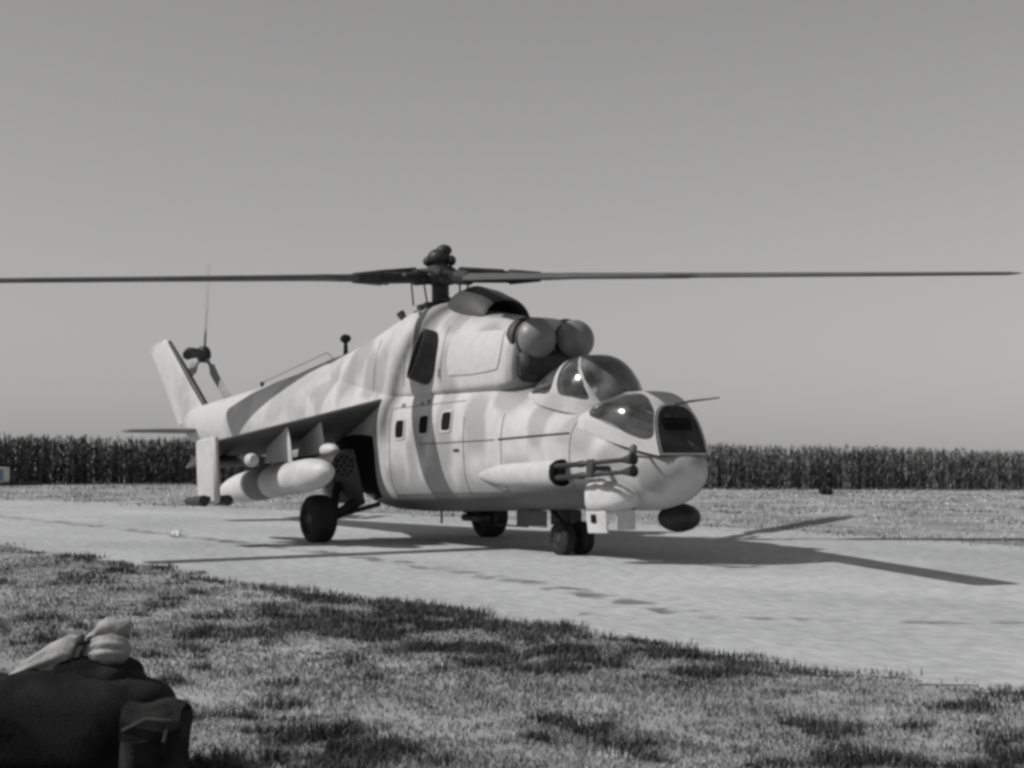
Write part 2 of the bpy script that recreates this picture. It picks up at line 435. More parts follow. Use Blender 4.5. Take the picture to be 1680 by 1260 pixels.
o = blades_mesh('tall_crop', M['maize'], np.concatenate(PP), np.concatenate(HH), np.concatenate(WW), np.concatenate(LL), np.concatenate(TT))
tag(o, 'dense tall dark crop standing along the far edge of the airfield', 'crop field', kind='stuff')

# ------------------------------------------------------------------ helicopter
heli = empty('attack_helicopter', 'camouflaged gunship helicopter with twin bubble canopies parked on the strip', 'helicopter')
SECN = 56
def section(x, zb, zt, w, zc, nb, nt, n=SECN):
    out = []
    for k in range(n):
        a = 2 * math.pi * k / n
        c, s_ = math.cos(a), math.sin(a)
        e = nt if s_ >= 0 else nb
        hgt = (zt - zc) if s_ >= 0 else (zc - zb)
        out.append((x, w * math.copysign(abs(c) ** (2 / e), c), zc + hgt * math.copysign(abs(s_) ** (2 / e), s_)))
    return out
HULL = [(-3.3, 1.20, 2.80, .52, 2.1, 2.2, 2.2), (-2.4, .95, 2.72, .64, 1.9, 2.4, 2.3), (-1.5, .66, 2.6, .76, 1.7, 2.7, 2.4), (-.8, .50, 2.52, .83, 1.5, 3.0, 2.5),
        (0, .45, 2.45, .86, 1.4, 3.2, 2.6), (1.5, .44, 2.40, .87, 1.35, 3.2, 2.6), (2.6, .44, 2.28, .86, 1.3, 3.0, 2.6),
        (3.15, .45, 2.08, .85, 1.22, 2.8, 2.6), (3.8, .45, 1.86, .82, 1.18, 2.7, 2.6), (4.3, .45, 1.74, .78, 1.12, 2.6, 2.7),
        (4.7, .44, 1.66, .74, 1.06, 2.5, 2.8), (5.05, .43, 1.46, .69, 1.0, 2.4, 3.0), (5.30, .46, 1.28, .60, .95, 2.3, 3.0),
        (5.52, .51, 1.19, .51, .92, 2.2, 2.8), (5.67, .59, 1.13, .42, .90, 2.1, 2.5), (5.77, .67, 1.08, .31, .89, 2.0, 2.2),
        (5.84, .75, 1.02, .19, .89, 2, 2), (5.88, .84, .93, .05, .885, 2, 2)]
HS = hermite(HULL)
def hull_y(x, z):                                  # half width of the hull at body (x, z)
    r = [np.interp(x, HS[:, 0], HS[:, c]) for c in range(1, 7)]
    zb, zt, w, zc, nb, nt = r
    u, e = ((z - zc) / (zt - zc), nt) if z >= zc else ((zc - z) / (zc - zb), nb)
    return w * max(0, 1 - min(abs(u), 1) ** e) ** (1 / e)
SOOT = np.array([(.95, 3.35), (.55, 3.0), (.25, 2.65), (.05, 2.3), (-.08, 1.95), (-.1, 1.7)])
BLOT = [(.86, 1.42, .24, .34), (1.66, 1.30, .20, .30), (2.42, 1.62, .30, .46), (3.05, 1.92, .34, .20), (4.55, 1.42, .40, .28), (5.22, 1.08, .26, .24), (3.4, .98, .35, .18),
        (-.9, 2.5, .3, .4), (2.5, 2.75, .35, .22), (1.5, 3.1, .3, .2), (-1.8, 2.6, .3, .4), (.3, .95, .3, .2), (5.6, .85, .12, .2), (3.75, 1.55, .2, .3)]
def camo_at(vs):
    va = np.array(vs); r = np.zeros(len(va)); wob = .25 * np.sin(va[:, 0] * 9 + va[:, 2] * 5) + .2 * np.sin(va[:, 2] * 11 - va[:, 0] * 4)
    for cx_, cz_, rx_, rz_ in BLOT:
        d_ = np.sqrt(((va[:, 0] - cx_) / rx_) ** 2 + ((va[:, 2] - cz_) / rz_) ** 2) + wob * .5
        r = np.maximum(r, np.clip((1.12 - d_) / .3, 0, 1))
    return r * .8
def soot_shade_at(vs):
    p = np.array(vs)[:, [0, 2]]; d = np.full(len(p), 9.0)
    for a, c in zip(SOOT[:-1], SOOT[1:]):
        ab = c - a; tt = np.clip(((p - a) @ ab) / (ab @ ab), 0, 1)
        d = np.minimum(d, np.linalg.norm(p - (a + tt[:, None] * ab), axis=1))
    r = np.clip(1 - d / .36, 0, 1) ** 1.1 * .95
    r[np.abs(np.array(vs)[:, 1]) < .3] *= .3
    va = np.array(vs); belly_shade = np.clip((.70 + .13 * np.clip((va[:, 0] - 2.0) / 2.4, 0, 1) - va[:, 2]) / .10, 0, 1) * np.clip((5.1 - va[:, 0]) / .5, 0, 1) * .85  # belly darkened to paint in the shade under the hull
    return np.maximum(r, belly_shade)
b = MB(); b.rings([section(*r) for r in HS])
hull = b.build('fuselage', M['hull'], heli, body=True, ang=60, attr=('soot_shade', soot_shade_at(b.v), 'camo', camo_at(b.v)))
COWL = [(-3.3, 2.2, 2.98, .34, 2.4, 2.2, 2.2), (-2.4, 2.1, 3.06, .44, 2.3, 2.3, 2.2), (-1.5, 2.0, 3.20, .55, 2.2, 2.4, 2.3), (-.7, 2.0, 3.38, .64, 2.2, 2.5, 2.3),
        (.1, 2.0, 3.50, .72, 2.2, 2.6, 2.35), (.8, 2.0, 3.48, .765, 2.2, 2.8, 2.4), (1.5, 2.0, 3.30, .78, 2.2, 3.0, 2.6),
        (2.2, 2.0, 3.14, .77, 2.2, 3.2, 2.8), (2.7, 2.0, 3.06, .73, 2.2, 3.2, 2.8), (2.95, 2.02, 3.02, .68, 2.2, 3.0, 2.8), (3.02, 2.06, 2.98, .62, 2.2, 2.8, 2.7)]
CS = hermite(COWL)
def cowl_y(x, z):
    zb, zt, w, zc, nb, nt = [np.interp(x, CS[:, 0], CS[:, c]) for c in range(1, 7)]
    u = (z - zc) / (zt - zc)
    return w * max(0, 1 - min(abs(u), 1) ** nt) ** (1 / nt)
b = MB(); b.rings([section(*r) for r in CS])
cowl = b.build('engine_cowling', M['hull'], heli, body=True, ang=60, attr=('soot_shade', soot_shade_at(b.v), 'camo', camo_at(b.v)))

# panel seams
def side_patch(fy, x0, x1, z0, z1, side, off, nx=8, nz=8, shear=0.0, round_=True):
    bm = MB(); grids = []
    for o_ in (off, -.03):
        gpts = []
        for i in range(nx + 1):
            for j in range(nz + 1):
                u, v = i / nx * 2 - 1, j / nz * 2 - 1
                if round_:
                    u2, v2 = u * math.sqrt(1 - .18 * v * v), v * math.sqrt(1 - .18 * u * u)
                else: u2, v2 = u, v
                z = (z0 + z1) / 2 + v2 * (z1 - z0) / 2; x = (x0 + x1) / 2 + u2 * (x1 - x0) / 2 + shear * v2
                gpts.append((x, side * (fy(x, z) + o_), z))
        grids.append(gpts)
    n_ = (nx + 1) * (nz + 1); fs = []
    for i in range(nx):
        for j in range(nz):
            a = i * (nz + 1) + j; q = (a, a + 1, a + nz + 2, a + nz + 1)
            fs.append(q if side > 0 else q[::-1])
    rim = [i * (nz + 1) for i in range(nx + 1)] + [nx * (nz + 1) + j for j in range(1, nz + 1)] + [i * (nz + 1) + nz for i in range(nx - 1, -1, -1)] + [j for j in range(nz - 1, 0, -1)]
    for k in range(len(rim)):
        a, c = rim[k], rim[(k + 1) % len(rim)]; fs.append((a, c, c + n_, a + n_))
    bm.add(grids[0] + grids[1], fs)
    return bm
seam_m = mat('dark_panel_joint', .16, .12, scale=6, rough=.8)  # darker tone of the panel joints
def seam(fy, pts, side):
    b = MB(); b.tube([(x_, side * (fy(x_, z_) + .001), z_) for x_, z_ in pts], .0065, 5); b.build('panel_seam', seam_m, heli, body=True)
for side in (-1, 1):
    for x_ in (2.16, 3.06, 4.46):
        seam(hull_y, [(x_, z_) for z_ in np.linspace(.60, 1.72, 16)], side)
    seam(hull_y, [(.12, z_) for z_ in np.linspace(.62, 1.95, 14)] + [(x_, 1.95) for x_ in np.linspace(.2, 2.1, 12)], side)
    seam(hull_y, [(x_, .70) for x_ in np.linspace(.12, 3.06, 16)], side)
    for x_ in (1.45, .35, -.75):
        seam(cowl_y, [(x_, z_) for z_ in np.linspace(2.26, 3.05, 12)], side)
    b = MB(); b.box((1.98, side * (hull_y(1.98, 1.28) + .012), 1.28), (.14, .02, .03), bev=.006); b.build('door_handle', M['dark'], heli, body=True)
for side in (-1, 1):
    side_patch(cowl_y, 1.62, 2.86, 2.30, 2.88, side, .014).build('cowling_panel', M['paint'], heli, body=True, ang=50)
    # cabin windows: raised frame and dark pane
    for xw, zw in ((.43, 1.64), (1.11, 1.67), (1.71, 1.69)):
        fr = side_patch(hull_y, xw - .15, xw + .15, zw - .16, zw + .16, side, .012, 6, 6).build('cabin_window', M['paint'], heli, body=True)
        side_patch(hull_y, xw - .115, xw + .115, zw - .125, zw + .125, side, .018, 6, 6).build('pane', M['black'], fr, body=True)
    for xw, zw, sx, sz in ((.42, 1.98, .10, .06), (.95, 1.98, .06, .045), (1.12, 2.0, .07, .06), (1.42, 2.38, .06, .12)):
        side_patch(hull_y if zw < 2.2 else cowl_y, xw - sx / 2, xw + sx / 2, zw - sz / 2, zw + sz / 2, side, .012, 3, 3).build('vent', M['band'], heli, body=True)
    # panel lines along the hull, built as thin tubes
    for x0, x1, z0, z1, r in ((3.0, 4.42, 1.385, 1.405, .011), (1.0, 2.9, 1.40, 1.385, .006)):
        b = MB(); b.tube([(x, side * (hull_y(x, z0 + (z1 - z0) * (x - x0) / (x1 - x0)) + .006), z0 + (z1 - z0) * (x - x0) / (x1 - x0)) for x in np.linspace(x0, x1, 14)], r, 6)
        if r > .01: b.build('panel_line', M['dark'], heli, body=True)
        else: b.build('panel_line', M['band'], heli, body=True)
    side_patch(hull_y, -1.95, -.34, .62, 1.62, side, .006, 12, 8).build('wheel_bay_shade', M['black'], heli, body=True)  # black patch: wheel bay, enlarged to paint in the wing's shade
    # exhaust duct
    c = Vector((.99, side * .80, 2.66)); ax = Vector((-.30, side * .85, .30)).normalized()
    u = Vector((.16, side * -.36, .92)); u = (u - ax * u.dot(ax)).normalized(); w_ = ax.cross(u)
    b = MB(); rings = []
    for t_, k_ in ((-.25, 1.06), (.0, 1.04), (.10, 1.0), (.10, .90), (-.05, .86), (-.42, .80)):
        rings.append([c + ax * t_ + u * (.37 * k_ * math.copysign(abs(math.cos(a)) ** .85, math.cos(a))) + w_ * (.275 * k_ * math.copysign(abs(math.sin(a)) ** .85, math.sin(a))) for a in np.linspace(0, 2 * math.pi, 33)[:-1]])
    b.rings(rings, False, True)
    ex = b.build('exhaust_duct', M['dark'], heli, body=True)
    # a vane of hot metal seen inside the outlet
    b = MB(); b.rings([[c + ax * t_ + u * s_ * .30 + w_ * (side * .02 + .05 * (1 - abs(s_))) for s_ in np.linspace(-1, 1, 8)] for t_ in (-.35, .02)], False, False, False)
    b.build('duct_vane', M['rotor'], ex, body=True)

# dust filter domes over the engine intakes
for side in (-1, 1):
    b = MB(); prof = [(.0, .30), (.10, .31), (.14, .29), (.145, .255), (.30, .25)]
    b.lathe((2.86, side * .315, 2.72), (1, 0, 0), prof, 32)
    dm = b.build('intake_ring', M['rotor'], heli, body=True)
    prof = [(.24, .265), (.27, .275)] + [(.28 + .25 * math.sin(a), .275 * math.cos(a)) for a in np.linspace(0, math.pi / 2, 12)]
    b = MB(); b.lathe((2.86, side * .315, 2.72), (1, 0, 0), prof, 36); b.build('intake_dome', M['dome'], heli, body=True, ang=60)
# block below the domes, the shadow there put into its dark colour
b = MB(); b.box((3.02, 0, 2.36), (.34, 1.1, .42), bev=.08); b.build('shaded_intake_shelf', M['dark'], heli, body=True)

# cooling fan intake on top of the gearbox fairing
b = MB(); rings = []
for xx, rz, ry in ((.85, .05, .30), (1.0, .20, .36), (1.25, .30, .41), (1.6, .30, .43), (1.95, .24, .42), (2.0, .2, .38), (1.9, .17, .33), (1.6, .14, .3)):
    zb_ = np.interp(xx, CS[:, 0], CS[:, 2]) - .1
    rings.append([(xx, ry * math.cos(a), zb_ + (rz + .1) * math.sin(a)) for a in np.linspace(0, math.pi, 20)])
b.rings(rings, False, False, False)
b.build('fan_intake', M['rotor'], heli, body=True)
b = MB(); b.rings([[(1.66, .34 * s_ * math.cos(a), 3.10 + (.42 * math.sin(a)) * s_) for a in np.linspace(0, math.pi, 14)] for s_ in (.02, 1)], False, False, False)
b.build('fan_grille', M['black'], heli, body=True)

# ---- canopies
def canopy_surface(tab, e=2.3, slant_max=.0):
    T = np.array(tab, float)
    def S(s_, t_, off=0.0):
        # s along the canopy 0 rear..1 front, t 0 starboard base..1 port base
        def pt(s1, t1):
            c = [np.interp(s1, np.linspace(0, 1, len(HT)), HT[:, k]) for k in range(5)]
            x, zb, zt, w, sl = c
            a = math.pi * t1; ca, sa = math.cos(a), math.sin(a)
            yy = -w * math.copysign(abs(ca) ** (2 / e), ca); hh = abs(sa) ** (2 / e)
            return Vector((x - sl * hh, yy, zb + (zt - zb) * hh))
        p = pt(s_, t_)
        if off:
            ds, dt = .01, .01
            a = pt(min(s_ + ds, 1), t_) - pt(max(s_ - ds, 0), t_); c = pt(s_, min(t_ + dt, 1)) - pt(s_, max(t_ - dt, 0))
            nn = a.cross(c); mid = Vector((p.x, 0, pt(s_, .5).z - .3))
            if nn.length > 1e-7:
                nn.normalize()
                if nn.dot(p - mid) < 0: nn = -nn
                p = p + nn * off
        return p
    HT = hermite(T, .03)
    return S
def face_out(o, inside):
    me = o.data; ins = Vector(b2w(inside))
    if sum((p.normal.dot(p.center - ins)) * p.area for p in me.polygons) < 0: me.flip_normals()
    return o
def squircle(a, e=5.0):
    c, s_ = math.cos(a), math.sin(a)
    r = (abs(c) ** e + abs(s_) ** e) ** (-1 / e)
    return r * c, r * s_
def square(a):
    c, s_ = math.cos(a), math.sin(a); m_ = max(abs(c), abs(s_)); return c / m_, s_ / m_
def window_panel(S, s0, s1, t0, t1, ins_s, ins_t, frame, parent, gm, e=4.0, off=.012, tmap=None, smap=None):
    S0 = S
    if tmap: S = lambda a_, b_, off=0.0: S0(a_, tmap((a_ - s0) / (s1 - s0), b_), off=off)
    if smap: S = lambda a_, b_, off=0.0: S0(smap((a_ - s0) / (s1 - s0), b_), b_, off=off)
    NA = 48; A = np.linspace(0, 2 * math.pi, NA + 1)[:-1] + .001
    sc, tc_, hs, ht = (s0 + s1) / 2, (t0 + t1) / 2, (s1 - s0) / 2, (t1 - t0) / 2
    outer = [(sc + hs * p[0], tc_ + ht * p[1]) for p in map(square, A)]
    inner = [(sc + (hs - ins_s) * p[0], tc_ + (ht - ins_t) * p[1]) for p in (squircle(a, e) for a in A)]
    rr = [[S(*p, off=off) for p in outer], [S(*p, off=off) for p in inner], [S(*p, off=-.02) for p in inner]]
    # refine between outer and inner so the strip follows the curve
    mids = []
    for k in (1, 2, 3):
        f_ = k / 4
        mids.append([S(o_[0] * (1 - f_) + i_[0] * f_, o_[1] * (1 - f_) + i_[1] * f_, off=off) for o_, i_ in zip(outer, inner)])
    frame.rings([rr[0]] + mids + rr[1:], False, False)
    gl = MB(); rings = []
    for f_ in (1.0, .8, .6, .4, .2, .02):
        rings.append([S(sc + (p[0] - sc) * f_, tc_ + (p[1] - tc_) * f_) for p in inner])
    gl.rings(rings, False, True)
    m0 = S(sc, .5); return face_out(gl.build('window_pane', gm, parent, body=True, ang=70), (m0.x, 0, m0.z - .4))
def solid_panel(S, s0, s1, t0, t1, frame, off=.012, n=10):
    frame.rings([[S(s0 + (s1 - s0) * i / n, t0 + (t1 - t0) * j / n, off=off) for j in range(n + 1)] for i in range(n + 1)], False, False, False)

# gunner's canopy (front): stations x, base z, top z, half width, slant
FC = [(4.50, 1.48, 1.70, .66, .0), (4.75, 1.40, 1.82, .67, .0), (5.0, 1.31, 1.88, .64, .02), (5.3, 1.21, 1.87, .57, .06), (5.55, 1.13, 1.80, .46, .12), (5.74, 1.08, 1.71, .37, .20)]
SF = canopy_surface(FC, 3.0)
fcan = empty('front_canopy', None, None); fcan.parent = heli
del_keys = [k for k in fcan.keys()]
fr = MB()
def side_map(port):
    # the side pane tapers to the rear and follows the sloping sill
    def f_(u, t_):
        tt = (1 - t_) if port else t_
        lo_, hi_ = .075 * (1 - u) ** 1.3 + .004, .37 + .08 * min(1, u / .22) - .13 * max(0, (u - .45) / .55) ** 1.6
        q_ = lo_ + (hi_ - lo_) * tt / .46 if tt <= .46 else tt
        return 1 - q_ if port else q_
    return f_
for port, t0, t1 in ((False, 0.0, .46), (True, .54, 1.0)):
    window_panel(SF, .12, 1.0, t0, t1, .022, .02, fr, fcan, M['glass'], 4.5, tmap=side_map(port))
    # body-coloured strips below and above the pane
    mp_ = side_map(port); n_ = 16
    for edge_t, lim in (((0.0, 0.0), (.46, .46)) if not port else ((1.0, 1.0), (.54, .54))):
        rows = []
        for i_ in range(n_ + 1):
            s_ = .12 + .88 * i_ / n_; a_ = lim; c_ = mp_(i_ / n_, edge_t)
            rows.append([SF(s_, a_ + (c_ - a_) * j_ / 5, off=.0115) for j_ in range(6)])
        fr.rings(rows, False, False, False)
solid_panel(SF, .0, .12, 0, 1, fr); solid_panel(SF, .12, 1, .46, .54, fr)
# flat windscreen closing the front
def front_cap(S, frame, parent, gm, k_in=.935):
    e_ = [S(1.0, t_) for t_ in np.linspace(0, 1, 33)]
    bot = [e_[-1].lerp(e_[0], i / 12) for i in range(1, 12)]
    loop = e_ + bot; c_ = sum(loop, Vector()) / len(loop)
    inner = [c_ + (p - c_) * k_in for p in loop]
    frame.rings([[p + Vector((.02, 0, .01)) for p in loop], [p + Vector((.022, 0, .01)) for p in inner], [p + Vector((-.01, 0, 0)) for p in inner]], False, False)
    gl = MB(); gl.rings([[c_ + (p - c_) * f_ + Vector((.004, 0, 0)) for p in inner] for f_ in (1.0, .6, .3, .02)], False, True)
    face_out(gl.build('windscreen', gm, parent, body=True, ang=70), (c_.x - .6, 0, c_.z - .1))
front_cap(SF, fr, fcan, M['darkglass'])
fr.build('canopy_frame', M['paint'], fcan, body=True, ang=50)
# pilot's canopy (rear)
RC = [(3.18, 1.93, 2.02, .50, 0), (3.4, 1.86, 2.24, .565, 0), (3.7, 1.78, 2.38, .60, 0), (4.0, 1.71, 2.43, .595, 0), (4.2, 1.67, 2.42, .565, 0), (4.36, 1.64, 2.35, .50, 0), (4.52, 1.61, 2.22, .39, 0), (4.64, 1.6, 2.04, .25, 0), (4.70, 1.6, 1.8, .1, 0)]
SR = canopy_surface(RC, 2.3)
rcan = empty('rear_canopy', None, None); rcan.parent = heli
fr = MB()
def s_w(t_): return .46 + .46 * (abs(1 - 2 * t_) / .9) ** 1.3          # raked windscreen arch
def s_m(t_): return .38 + .08 * (abs(1 - 2 * t_) / .9)                  # arch behind the side pane
for t0, t1 in ((.05, .46), (.54, .95)):
    window_panel(SR, 0, 1, t0, t1, .05, .018, fr, rcan, M['glass'], 5, smap=lambda u, t_: .03 + (s_m(t_) - .03) * u)
    window_panel(SR, 0, 1, t0, t1, .055, .02, fr, rcan, M['glass'], 5, smap=lambda u, t_: s_m(t_) + (s_w(t_) - s_m(t_)) * u)
window_panel(SR, 0, 1, .05, .95, .04, .02, fr, rcan, M['bubble'], 5, smap=lambda u, t_: s_w(t_) + (1 - s_w(t_)) * u)
solid_panel(SR, 0, .465, .46, .54, fr); solid_panel(SR, 0, .03, .05, .95, fr)
for t0, t1 in ((0, .05), (.95, 1)): solid_panel(SR, 0, 1, t0, t1, fr)
fr.build('canopy_frame', M['paint'], rcan, body=True, ang=50)
# cockpit insides
for can, x0, z0 in ((fcan, 4.95, 1.02), (rcan, 3.75, 1.46)):
    s_ = MB(); s_.box((x0, 0, z0 + .12), (.46, .44, .12), bev=.04)
    s_.box((x0 - .24, 0, z0 + .42), (.12, .42, .62), Matrix.Rotation(R(-10), 3, 'Y'), bev=.04)
    s_.box((x0 - .28, 0, z0 + .76), (.10, .24, .14), bev=.04)
    s_.build('cockpit_seat', M['seat'], can, body=True)
    s_ = MB(); s_.box((x0 + .62, 0, z0 + .42), (.16, .5, .20), bev=.05); s_.tube([(x0 + .56, .05, z0 + .5), (x0 + .56, .05, z0 + .64)], .035, 8)
    s_.build('instrument_panel', M['black'], can, body=True)
# dark cockpit decks inside the glass
for can, xa, xb, wa, wb in ((fcan, 4.62, 5.60, .52, .30), (rcan, 3.26, 4.55, .40, .30)):
    rows = []
    for i_ in range(15):
        x_ = xa + (xb - xa) * i_ / 14; hw = wa + (wb - wa) * i_ / 14
        zt_, w_, zc_, nt_ = [np.interp(x_, HS[:, 0], HS[:, c_]) for c_ in (2, 3, 4, 6)]
        rows.append([(x_, y_, zc_ + (zt_ - zc_) * max(0, 1 - (abs(y_) / w_) ** nt_) ** (1 / nt_) + .014) for y_ in np.linspace(-hw, hw, 13)])
    b = MB(); b.rings(rows, False, False, False); b.build('cockpit_deck', M['seat'], can, body=True)

# pitot boom beside the front canopy
b = MB(); b.tube([(5.62, -.02, 1.70), (5.9, -.02, 1.72), (6.42, -.02, 1.73)], [.018, .014, .008], 8); b.build('pitot_boom', M['band'], heli, body=True)

# ---- gun on the starboard side
b = MB(); rings = []
for xx, r_ in ((2.5, .03), (2.7, .085), (2.95, .125), (3.2, .145), (3.6, .152), (4.36, .158)):
    yy = -hull_y(xx, .92) - .02
    rings.append([(xx, yy + .02 + r_ * .6 * math.cos(a), .92 + r_ * math.sin(a)) for a in np.linspace(0, 2 * math.pi, 25)[:-1]])
b.rings(rings); gf = b.build('gun_fairing', M['paint'], heli, body=True)
yg = -.93
b = MB(); b.lathe((4.33, yg + .10, .915), (1, 0, 0), [(0, .165), (.06, .17), (.08, .15), (.03, .12)], 24); b.build('fairing_collar', M['black'], heli, body=True)
for dz in (-.075, .065):
    b = MB()
    b.lathe((4.30, yg, .925 + dz), (1, .012, .03), [(0, .035), (.55, .033), (.58, .042), (.66, .042), (.68, .030), (1.38, .027), (1.42, .032), (1.62, .072), (1.63, .06), (1.60, .03)], 14)
    b.build('gun_barrel', M['dark'], heli, body=True)
b = MB(); b.box((5.12, yg, .95), (.14, .07, .22), bev=.02); b.tube([(5.12, yg, .95), (5.12, -hull_y(5.12, .95) + .05, .95)], .035, 8); b.build('barrel_bracket', M['rotor'], heli, body=True)
b = MB(); b.box((5.86, yg + .06, 1.13), (.08, .10, .16), Matrix.Rotation(R(15), 3, 'Y'), bev=.03); b.tube([(5.80, yg + .1, 1.08), (5.6, -hull_y(5.6, 1.05) + .03, 1.06)], .014, 6); b.build('airflow_vane', M['band'], heli, body=True)

# ---- sighting box under the nose with its open door, and the guidance dome
b = MB(); rings = []
for xx, w_, zt, zb in ((4.76, .20, .76, .44), (4.79, .24, .80, .41), (5.0, .25, .83, .41), (5.2, .23, .79, .44), (5.36, .17, .71, .49), (5.43, .07, .63, .54)):
    rings.append([(xx, -.55 + w_ * math.copysign(abs(math.cos(a)) ** .6, math.cos(a)), (zt + zb) / 2 + (zt - zb) / 2 * math.copysign(abs(math.sin(a)) ** .6, math.sin(a))) for a in np.linspace(0, 2 * math.pi, 29)[:-1]])
b.rings(rings); sb = b.build('sight_box', M['white'], heli, body=True)
b = MB(); b.box((4.94, -.72, .305), (.40, .03, .27), Matrix.Rotation(R(6), 3, 'X'), bev=.012); b.box((4.76, -.62, .31), (.025, .2, .24), bev=.01)
d = b.build('sight_door', M['white'], sb, body=True)
b = MB(); b.box((4.90, -.748, .35), (.10, .02, .10), bev=.008); b.build('door_port', M['black'], d, body=True)
b = MB(); b.box((5.22, -.50, .33), (.02, .28, .24), bev=.006); b.build('sight_door', M['white'], sb, body=True)
b = MB(); b.tube([(5.10, -.30, .48), (5.10, -.30, .24)], .022, 8); b.build('sight_strut', M['dark'], sb, body=True)
b = MB(); b.ellipsoid((5.07, .45, .335), (.33, .215, .18), 28, 16); b.tube([(4.95, .42, .55), (4.98, .44, .42)], [.12, .10], 12)
b.build('guidance_dome', M['dark'], heli, body=True, ang=60)

# ---- tail boom, fin, tail rotor
BOOM = [(-9.55, 1.98, 2.42, .12, 2.2, 2, 2), (-9.3, 1.86, 2.50, .19, 2.18, 2, 2), (-8.5, 1.72, 2.56, .24, 2.14, 2, 2), (-6.5, 1.50, 2.68, .35, 2.10, 2, 2),
        (-4.5, 1.30, 2.83, .46, 2.08, 2.1, 2.1), (-3.0, 1.15, 2.97, .52, 2.08, 2.2, 2.2), (-2.6, 1.2, 2.9, .48, 2.08, 2.2, 2.2)]
b = MB(); b.rings([section(*r, n=36) for r in hermite(BOOM, .12)])
b.build('tail_boom', M['paint'], heli, body=True, ang=60)
b = MB(); rings = []
for f_, (xl, zl, ch, th) in enumerate(((-8.35, 2.30, 1.75, .20), (-8.72, 2.50, 1.55, .19), (-9.36, 3.0, 1.36, .17), (-10.0, 3.5, 1.2, .15), (-10.6, 3.95, 1.05, .12), (-10.72, 4.03, .9, .06))):
    ring = []
    for a in np.linspace(0, 2 * math.pi, 25)[:-1]:
        cx = (1 - math.cos(a)) / 2; tt = th / 2 * math.sin(a) * (1 - .55 * cx) * 1.25
        ring.append((xl - ch * cx, tt, zl - .10 * cx))
    rings.append(ring)
b.rings(rings); fin = b.build('tail_fin', M['paint'], heli, body=True, ang=70)
b = MB(); b.tube([(-8.66, 0, 2.50), (-9.32, 0, 3.0), (-9.97, 0, 3.5), (-10.57, 0, 3.95)], [.06, .065, .055, .04], 10); b.build('leading_edge_shade', M['dark'], fin, body=True)  # dark tube paints in the shaded leading edge
b = MB(); b.tube([(-9.62, 0, 3.60), (-9.8, .12, 3.66), (-9.95, .34, 3.68), (-10.02, .52, 3.68)], [.10, .12, .10, .08], 12); b.build('tail_gearbox', M['rotor'], heli, body=True)
b = MB(); hubc = Vector((-10.2, .60, 3.68)); b.lathe((hubc.x, .46, hubc.z), (0, 1, 0), [(0, .10), (.06, .17), (.2, .17), (.26, .09)], 16)
trh = b.build('tail_rotor', M['dark'], heli, body=True)
for k, a in enumerate((R(-38), R(82), R(202))):
    b = MB(); ca, sa = math.cos(a), math.sin(a); rings = []
    for r_, ch, th, tw in ((.12, .07, .07, 20), (.42, .08, .06, 18), (.55, .25, .034, 14), (1.2, .26, .03, 9), (1.88, .26, .022, 4), (1.93, .22, .012, 4)):
        ring = []
        for q_ in np.linspace(0, 2 * math.pi, 13)[:-1]:
            c1, n1 = ch * .5 * math.cos(q_), th * .5 * math.sin(q_)
            c2 = c1 * math.cos(R(tw)) - n1 * math.sin(R(tw)); n2 = c1 * math.sin(R(tw)) + n1 * math.cos(R(tw))
            ring.append((hubc.x + ca * r_ - sa * c2, hubc.y + n2, hubc.z + sa * r_ + ca * c2))
        rings.append(ring)
    b.rings(rings); b.build('tail_rotor_blade', M['tailblade'], heli, body=True)
for side in (-1, 1):
    b = MB(); rings = []
    for yy, xl, ch, th in ((.12, -8.6, .95, .10), (1.0, -8.75, .8, .075), (1.38, -8.85, .7, .06), (1.44, -8.95, .5, .03)):
        rings.append([(xl - ch * (1 - math.cos(a)) / 2, side * yy, 2.05 + th / 2 * math.sin(a)) for a in np.linspace(0, 2 * math.pi, 21)[:-1]])
    b.rings(rings); b.build('stabilizer', M['band'], heli, body=True)
b = MB(); b.tube([(-8.3, 0, 1.8), (-8.62, 0, 1.25), (-8.7, 0, 1.08)], [.05, .05, .06], 10); b.tube([(-8.9, 0, 1.85), (-8.68, 0, 1.15)], .035, 8); b.ellipsoid((-8.72, 0, 1.05), (.16, .07, .06), 12, 8)
b.build('tail_skid', M['dark'], heli, body=True)
for xx, zz, r_ in ((-2.84, 3.27, .075), (-6.1, 2.76, .035)):
    b = MB(); b.tube([(xx, 0, zz - .34), (xx, 0, zz)], [.05, .03], 8); b.ellipsoid((xx, 0, zz + .02), (r_ * 1.35, r_ * 1.2, r_), 14, 8); b.build('beacon_light', M['dark'], heli, body=True)
b = MB(); b.tube([(-3.3, 0, 3.0), (-3.5, 0, 3.12), (-6.05, 0, 2.80)], .008, 5); b.build('aerial_wire', M['band'], heli, body=True)

